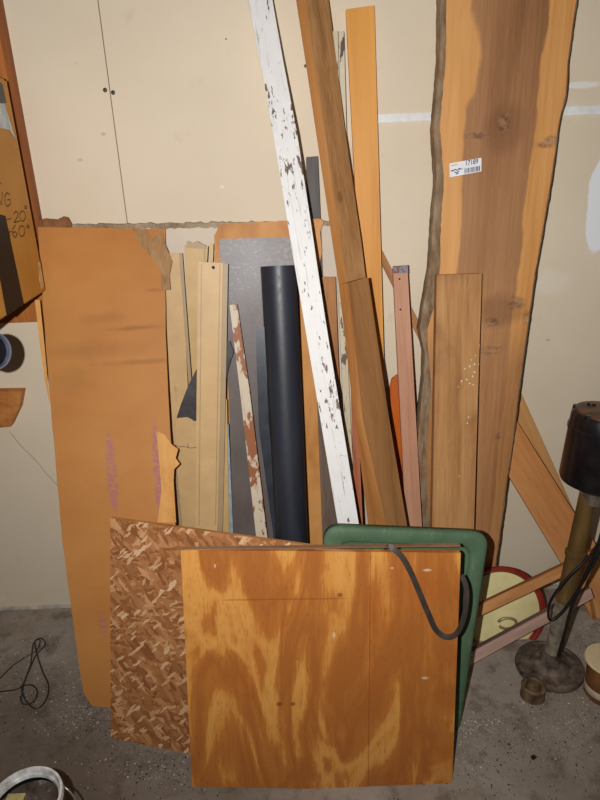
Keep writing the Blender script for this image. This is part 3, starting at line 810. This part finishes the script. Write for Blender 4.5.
for a, b in zip(rings, rings[1:]):
    for i in range(len(a)): bm.faces.new((a[i], a[(i+1) % len(a)], b[(i+1) % len(a)], b[i]))
bm.faces.new(rings[-1])
tray = put('plastic_tray', bm, gtm, None, ft.M, smooth=True)
sm = tray.modifiers.new('solid', 'SOLIDIFY'); sm.thickness = .003
tag(tray, 'dark green plastic tray with rounded corners and raised rim behind the plywood', 'tray')

# ------------------------------------------------------------------ OSB
def osb_mat():
    t = MT('strand_board', .6, .3)
    wv = t.vm('ADD', t.raw, t.vm('SCALE', t.vm('SUBTRACT', t.noise(t.raw, 12, 3), None), None)) if False else t.raw
    dn = t.nt.nodes.new('ShaderNodeTexNoise'); t.put(dn.inputs['Vector'], t.raw); dn.inputs['Scale'].default_value = 60; dn.inputs['Detail'].default_value = 3
    dd = t.vm('SCALE', dn.outputs['Color'], None); dd.node.inputs['Scale'].default_value = .012
    base_ = t.vm('ADD', t.raw, dd)
    col = None
    pal = [(.0, (134, 84, 46)), (.4, (160, 106, 62)), (.8, (182, 128, 80)), (1, (210, 160, 112))]
    angs = [.5, -.5, 1.1, .15, -.9, .75]
    sxz = [(18, 60), (24, 95), (20, 70), (38, 130), (30, 120), (48, 170)]
    for i, a in enumerate(angs):
        v = t.map(t.map(t.vm('ADD', base_, (i*3.1, 0, i*1.7)), (1, 1, 1), (0, a, 0)), (sxz[i][0], 1, sxz[i][1]))
        c = t.voro(v, 1); s_ = t.nt.nodes.new('ShaderNodeSeparateColor'); t.put(s_.inputs[0], c)
        rc = t.ramp(s_.outputs[0], pal)
        if col is None: col = rc
        else: col = t.mix(t.ma('GREATER_THAN', s_.outputs[1], .55 if i < 5 else .90), col, rc if i < 5 else t.ramp(s_.outputs[0], [(0, (206, 160, 114)), (1, (226, 190, 150))]))
    f = t.noise(t.map(t.raw, (200, 200, 60)), 1, 3)
    col = t.mix(t.ma('MULTIPLY', f, .35), col, (120, 66, 34))
    return t.done(col, bump=f, bs=.3, bd=.001)
osb, fos = plank('strand_board', [(110, 518), (110.5, 738)], [(314, 546), (313, 780)], -.67, .21, .011, osb_mat(),
    'square of flaky strand board between the orange sheet and the front plywood', 'strand board', k=-.2, foot=False, bev=.0008)
osb.data.materials.append(wood('strand_edge', (206, 150, 92), (184, 128, 72), (150, 98, 52), 12, 300))
for p in osb.data.polygons:
    if p.normal.z > .7: p.material_index = 1
# ------------------------------------------------------------------ plywood
def ply_mat():
    t = MT('figured_plywood', .38, .45)
    o = t.map(t.vm('ADD', t.raw, (3.3, 0, 1.2)), (8.5, 8.5, 2.0))
    n = t.noise(o, 1, 4, .5, 1.0)
    w = t.ma('PINGPONG', t.ma('MULTIPLY', n, 7.2), 1)
    streak = t.noise(t.map(t.raw, (130, 130, 9)), 1, 4, .7)
    w = t.ma('ADD', w, t.ma('MULTIPLY', t.ma('SUBTRACT', streak, .5), .75))
    c = t.ramp(w, [(.1, (164, 98, 42)), (.56, (180, 112, 48)), (.70, (198, 134, 62)), (.98, (208, 148, 74))])
    fl2 = t.noise(t.map(t.raw, (260, 260, 45)), 1, 3, .6)
    c = t.mix(t.ma('MULTIPLY', t.ss(fl2, .58, .66), .5), c, (138, 78, 32))
    big = t.noise(t.raw, 5, 3); c = t.mix(t.ma('MULTIPLY', t.ss(big, .5, .7), .3), c, (168, 84, 30))
    for (px, py, rx, rz) in ((334, 635, .003, .007), (392, 568, .004, .002), (427, 570, .009, .003), (425, 678, .008, .003), (215, 566, .002, .004)):
        P = fp.loc(px, py); k, _ = t.blob((P.x, P.z), (rx, rz), 1, .9, 60); c = t.mix(t.ma('MULTIPLY', k, .55), c, (232, 210, 180))
    P = fp.loc(370, 600); xx = t.xyz()
    ln = t.ss(t.ma('ABSOLUTE', t.ma('SUBTRACT', xx[0], P.x)), .0014, .0006)
    c = t.mix(t.ma('MULTIPLY', ln, .55), c, (112, 58, 22))
    P = fp.loc(230, 600); P2 = fp.loc(340, 600)
    ln = t.ma('MULTIPLY', t.ss(t.ma('ABSOLUTE', t.ma('SUBTRACT', xx[2], P.z)), .0025, .001), t.ss(t.ma('ABSOLUTE', t.ma('SUBTRACT', xx[0], (P.x+P2.x)/2)), .16, .12))
    c = t.mix(t.ma('MULTIPLY', ln, .4), c, (112, 58, 22))
    for (px, py) in ((279, 704), (293, 704), (340, 595)):
        P = fp.loc(px, py); k, _ = t.blob((P.x, P.z), (.006, .005), 1, .6, 60); c = t.mix(t.ma('MULTIPLY', k, .7), c, (104, 46, 18))
    return t.done(c, rough=t.ma('ADD', .28, t.ma('MULTIPLY', streak, .25)), bump=streak, bs=.12, bd=.001)
fp = frame([(180.5, 552), (192, 787)], [(461, 553), (452, 792)], -.70, .19, 0, 0, False, .015)
ply, fp = plank('plywood_panel', [(180.5, 550), (192, 787)], [(461, 553), (452, 792)], -.70, .19, .017, ply_mat(),
    'square orange plywood panel with wild grain, frontmost at the centre bottom', 'plywood', foot=False, bev=.001)
pe = [fp.Mi @ p for p in (fp.L[0], fp.R[0])]
bm = bmesh.new(); box(bm, pe[0].x+.001, pe[1].x-.001, .001, .0165, pe[0].z-.001, pe[0].z+.0006)
te = put('top_edge', bm, wood('ply_edge', (158, 122, 92), (136, 102, 76), (100, 72, 54), 6, 200), ply, fp.M); te['label'] = 'grey brown top edge'

# strap
sp = [(386, 549, -.028), (388, 546.5, -.006), (392, 548, .004), (402, 557, .007), (411, 573, .006), (420, 594, .006), (428, 613, .006), (436, 630, .007), (446, 637, .009), (456, 634, .01), (463, 620, .006), (466.5, 600, -.004), (465.5, 585, -.014), (461, 575, -.024)]
P = [fp.world(x, y, o_) for x, y, o_ in sp]
bm = bmesh.new(); sweep(bm, smooth_pts(P, 6), [(-.0062, -.0011), (.0062, -.0011), (.0062, .0011), (-.0062, .0011)], up=(fp.n+V((.25, 0, .15))).normalized())
tag(put('rubber_strap', bm, plain('dark_grey_rubber', (62, 54, 48), .5, .4), smooth=False), 'dark grey rubber strap looped over the top right of the plywood', 'strap')

# ------------------------------------------------------------------ left side: mounted board, box, can, cleat
zc_ = at_y(20, 321, 0).z
xr = at_y(38.5, 214, -.02).x
brn = wood('mounted_brown', (196, 126, 60), (176, 106, 46), (140, 80, 34), 14, 1.5)
bm = bmesh.new(); box(bm, xr-.5, xr-.014, -.02, -.0005, zc_, 2.2)
mb = put('mounted_board', bm, brn); tag(mb, 'brown board fixed upright on the wall behind the cardboard box', 'board')
bm = bmesh.new(); box(bm, xr-.014, xr, -.024, -.0005, zc_+.16, 2.2)
put('edge_batten', bm, wood('batten_dark', (160, 96, 48), (132, 76, 36), (100, 56, 26), 14, 1.5), mb)
# box
Fp = at_y(46, 291, -.115); nb = at_z(0, 321, Fp.z); dirb = (nb-Fp).normalized()
nrm = V((dirb.y, -dirb.x, 0)).normalized()
if nrm.dot(CP-Fp) < 0: nrm = -nrm
fb = Pl(); e3 = V((0, 0, 1)); e1 = e3.cross(nrm); Mb = Matrix((e1, -nrm, e3)).transposed().to_4x4(); Mb.translation = Fp
fb.M = Mb; fb.Mi = Mb.inverted(); fb.n = nrm; fb.p0 = Fp
fb.world = lambda x, y, off=0: hit(x, y, Fp+nrm*off, nrm)
ztop = fb.world(-2, 76).z - Fp.z
wl = .42; dp = .26
xs = -1 if e1.dot(dirb) < 0 else 1
bxe = empty('cardboard_box', Fp, 'cardboard box with handwritten temperatures and black tape at upper left', 'box', M=Mb)
cbm = MT('cardboard', .6, .3); cn = cbm.noise(cbm.raw, 8, 4); cn2 = cbm.noise(cbm.map(cbm.raw, (40, 40, 300)), 1, 2)
cbmm = cbm.done(cbm.mix(cbm.ma('MULTIPLY', cn2, .2), cbm.ramp(cn, [(.3, (192, 132, 54)), (.7, (208, 150, 68))]), (150, 96, 40)), bump=cn2, bs=.1, bd=.001)
bm = bmesh.new(); box(bm, *(sorted((0, xs*wl))), 0, dp, 0, ztop)
bmesh.ops.bevel(bm, geom=bm.edges[:], offset=.005, segments=3, affect='EDGES')
bxb = put('box_body', bm, cbmm, bxe, Mb)
bt = plain('black_tape', (22, 18, 20), .5, .2)
patch('black_tape', [(-8, 212), (5, 216), (23.5, 304), (6.5, 316), (-2, 270)], fb, bt, bxe, off=.0006, t=.0006)
patch('silver_tape', [(-3, 103), (4, 104), (15, 139), (9, 130), (0, 128)], fb, plain('silver_tape', (176, 190, 208), .25, .6, .5), bxe, off=.0008, t=.0006)
patch('dark_label', [(-6, 78), (2, 84), (6, 103), (-4, 103)], fb, plain('dark_label', (36, 40, 50), .4), bxe, off=.0006, t=.0006)
patch('worn_corner', [(38, 262), (40, 262), (43.5, 286), (41, 289), (39, 280)], fb, plain('pale_cardboard', (222, 184, 120), .7), bxe, off=.0006, t=.0004)
mk = plain('marker_ink', (44, 30, 24), .6)
circp = lambda cx, cy, rx, ry, a0=0, a1=360, n=14: [(cx+rx*math.cos(math.radians(a0+(a1-a0)*i/n)), cy+ry*math.sin(math.radians(a0+(a1-a0)*i/n))) for i in range(n+1)]
strokes('handwriting', [
    [(-4, 206), (-3, 192), (1.5, 205), (2.5, 192)],
    [(10, 194.5), (7, 192.5), (5, 196), (5, 203), (7.5, 206.5), (10.5, 204), (10.2, 199.5), (7.5, 200)],
    [(7, 219.5), (11, 218.5)],
    [(14, 214), (16, 211), (18.2, 213), (17.5, 217), (14.5, 222.5), (20, 221)],
    circp(22.7, 216, 2.8, 5.2),
    circp(25.8, 207.3, 1, 1.4, n=8),
    [(7, 233), (11.5, 231.5)], [(9, 229), (9.8, 235.5)],
    [(15.5, 225.5), (13, 229), (12.8, 235), (15.5, 237.5), (17.5, 234), (15, 231.5), (13, 233)],
    circp(22, 231, 3, 5.4), circp(28.3, 226.5, 1.1, 1.5, n=8),
    [(-1, 181), (1.5, 184)]], fb, mk, bxe, .0023, off=.0012)
# shelf off to the left that carries the box
shx = (Fp+dirb*.13).x
bm = bmesh.new(); box(bm, -1.7, at_y(-14, 330, -.3).x-.02, -.75, -.0245, Fp.z-.024, Fp.z-.0005)
shf = put('wooden_shelf', bm, brn); tag(shf, 'plain brown shelf just past the left side, carrying the cardboard box', 'shelf')
# cleat
pl = [(-30, 392), (22, 391), (19, 408), (10, 427), (-30, 430)]
fcl = frame([(-30, 392), (-30, 430)], [(22, 391), (10, 427)], -.032, 0, 0, 0, False, .03)
P = [fcl.Mi @ fcl.world(x, y) for x, y in pl]
bm = bmesh.new(); prism(bm, [(p.x, p.z) for p in P], .031)
bmesh.ops.bevel(bm, geom=bm.edges[:], offset=.002, segments=2, affect='EDGES')
cl = put('wooden_cleat', bm, wood('cleat_wood', (204, 140, 74), (184, 118, 58), (146, 86, 42), 6, 20), None, fcl.M); tag(cl, 'small wooden cleat with slanted end fixed low on the left wall', 'cleat')
# can
c0 = at_y(-4, 351, -.55); caxis = V((.88, -.45, .1)).normalized(); Mc = axisM(c0-caxis*.14, caxis)
can = empty('metal_can', c0, 'black round can with blue grey rim poking in at the left edge', 'can', M=Mc)
bm = bmesh.new(); lathe(bm, [(0, 0), (.034, 0), (.036, .004), (.036, .13), (.034, .13), (.033, .02), (0, .02)], 36); put('can_body', bm, plain('can_black', (34, 34, 40), .35, .5), can, Mc, True)
bm = bmesh.new(); lathe(bm, [(.033, .128), (.034, .137), (.0375, .138), (.039, .132), (.037, .127), (.033, .128)], 36); put('can_rim', bm, plain('rim_blue_grey', (120, 128, 142), .3, .6, .5), can, Mc, True)

# ------------------------------------------------------------------ bucket
zb = .30
bc = at_z(24, 800, zb); rbk = .07
bc0 = V((bc.x, bc.y, 0))
bk_ = empty('paint_pail', bc0, 'black pail with a pale rim and wire handle at the bottom left corner', 'pail')
MB = Matrix.Translation(bc0)
blkp = plain('pail_black', (26, 24, 26), .4, .4)
bm = bmesh.new(); lathe(bm, [(0, 0), (rbk*.86, 0), (rbk*.88, .004), (rbk*.97, zb-.004), (rbk*.95, zb-.004), (rbk*.86, .01), (0, .01)], 48, MB); put('pail_body', bm, blkp, bk_, smooth=True)
bm = bmesh.new(); lathe(bm, [(rbk*.84, zb-.016), (rbk*.855, zb-.010), (rbk*.89, zb-.011), (rbk*.92, zb+.002), (rbk*.98, zb+.002), (rbk*1.01, zb-.006), (rbk*.98, zb-.014), (rbk*.94, zb-.018), (rbk*.84, zb-.016)], 56, MB); put('pail_rim', bm, plain('rim_grey_white', (214, 214, 210), .3, .6, 0, .15, 60), bk_, smooth=True)
cm = MT('pail_content', .3, .5); cn = cm.noise(cm.raw, 28, 5, .7); cmm = cm.done(cm.ramp(cn, [(.35, (58, 48, 40)), (.58, (96, 84, 74)), (.68, (190, 184, 176))]), bump=cn, bs=.8, bd=.006)
bm = bmesh.new(); lathe(bm, [(0, zb-.03), (rbk*.9, zb-.03), (rbk*.9, zb-.035), (0, zb-.035)], 40, MB); put('pail_contents', bm, cmm, bk_)
pc = at_z(17, 794, zb-.026)
bm = bmesh.new(); box(bm, pc.x-.018, pc.x+.016, pc.y-.012, pc.y+.002, zb-.03, zb-.027); put('yellow_scrap', bm, plain('yellow_scrap', (196, 184, 120), .6), bk_)
hp = [at_z(63, 786, zb-.02), at_z(70, 792, zb-.03), at_z(76, 804, zb-.06), at_z(72, 830, zb-.09), at_z(50, 850, zb-.1)]
tube('pail_handle', hp, .0018, plain('steel_wire', (196, 194, 190), .3, .6, .6), bk_)

# ------------------------------------------------------------------ wire tangle and debris
def fl_(pts, z=.004): 
    return [at_z(x/3, 600+y/3, z+random.uniform(0, .01)) for x, y in pts]
wirem = plain('dark_wire', (52, 46, 42), .5, .5)
we = empty('wire_tangle', at_z(35, 680), 'thin dark wire tangle lying on the floor by the left wall', 'wire')
tube('wire_loop', fl_([(-30, 280), (0, 275), (60, 263), (85, 215), (108, 165), (135, 135), (125, 115), (105, 125), (112, 165), (128, 215), (145, 255), (140, 295), (115, 325), (92, 318), (72, 290), (66, 262), (95, 255), (112, 275), (100, 305), (70, 312), (60, 290)]), .0022, wirem, we, 6)
tube('wire_loop', fl_([(0, 235), (35, 200), (70, 175), (110, 150), (120, 120), (100, 130), (92, 190), (75, 240), (62, 300)]), .0018, wirem, we, 6)

def debris(name, n, fn, mat, smin, smax, label, cat):
    bm = bmesh.new()
    for i in range(n):
        px, py = fn()
        if py < 615-px*.035: continue
        P = at_z(px, py)
        if P.y > -.02: continue
        s_ = random.uniform(smin, smax)*random.choice((.5, .7, 1, 1, 1.4)); a = random.uniform(0, 6.28); h = s_*.35
        e = V((math.cos(a), math.sin(a), 0))*s_; g = V((-math.sin(a), math.cos(a), 0))*s_*random.uniform(.3, .9)
        vs = [bm.verts.new(P+e*.5+V((0, 0, .0003))), bm.verts.new(P+g*.5+V((0, 0, .0003+h*random.random()))), bm.verts.new(P-e*.5+V((0, 0, .0003+h*random.random()))), bm.verts.new(P-g*.5+V((0, 0, .0003)))]
        tp = bm.verts.new(P+V((0, 0, h)))
        for j in range(4): bm.faces.new((vs[j], vs[(j+1) % 4], tp))
        bm.faces.new(vs[::-1])
    o = put(name, bm, mat); tag(o, label, cat, kind='stuff')
g = random.gauss
def clus(cs):
    def fn():
        c = random.choice(cs); return g(c[0], c[2]), g(c[1], c[3])
    return fn
debris('pale_crumbs', 2800, clus([(560, 630, 30, 18), (575, 715, 25, 18), (550, 690, 35, 22), (480, 725, 14, 6), (40, 650, 26, 18), (40, 690, 34, 22), (85, 715, 25, 10), (455, 740, 12, 25), (560, 735, 40, 22), (150, 765, 40, 12)]),
    plain('crumb_white', (180, 172, 162), .8, .2, 0, .3, 200), .0015, .0062, 'pale crumbs and paint flakes scattered over the concrete floor', 'debris')
debris('dark_crumbs', 3600, clus([(300, 720, 220, 60), (40, 690, 45, 40), (90, 720, 40, 22), (560, 740, 50, 35), (480, 740, 40, 30), (150, 770, 40, 15), (580, 640, 25, 20)]),
    plain('crumb_dark', (58, 50, 44), .9), .0016, .005, 'dark grit and sawdust crumbs scattered over the concrete floor', 'debris')
# dark leaf-like scrap
P = at_z(533, 758); bm = bmesh.new()
ring = [bm.verts.new(P+V((math.cos(a)*r, math.sin(a)*r, .001+.004*random.random()))) for a, r in [(i*.9, random.choice((.006, .014, .009))) for i in range(7)]]
tp = bm.verts.new(P+V((0, 0, .008)))
for j in range(7): bm.faces.new((ring[j], ring[(j+1) % 7], tp))
bm.faces.new(ring[::-1])
tag(put('bark_scrap', bm, plain('black_scrap', (28, 24, 22), .8)), 'small black crumpled scrap alone on the floor right of the plywood', 'scrap')

# ------------------------------------------------------------------ light
w = bpy.data.worlds.new('world'); sc.world = w; w.use_nodes = True
w.node_tree.nodes['Background'].inputs[0].default_value = (1, .93, .86, 1)
w.node_tree.nodes['Background'].inputs[1].default_value = .04
sp_ = bpy.data.lights.new('camera_flash', 'SPOT'); so = bpy.data.objects.new('camera_flash', sp_); COL.objects.link(so)
sp_.energy = 75; sp_.color = (1, .97, .96); sp_.shadow_soft_size = .006; sp_.spot_size = math.radians(135); sp_.spot_blend = 1
fpz = CP - Rr*.092 + Uu*.015
aim = at_y(290, 250, 0)
so.matrix_world = axisM(fpz, (fpz-aim))
sc.view_settings.view_transform = 'Standard'; sc.view_settings.look = 'None'; sc.view_settings.gamma = 1
sc.view_settings.use_curve_mapping = False
sc.view_settings.exposure = 0.5
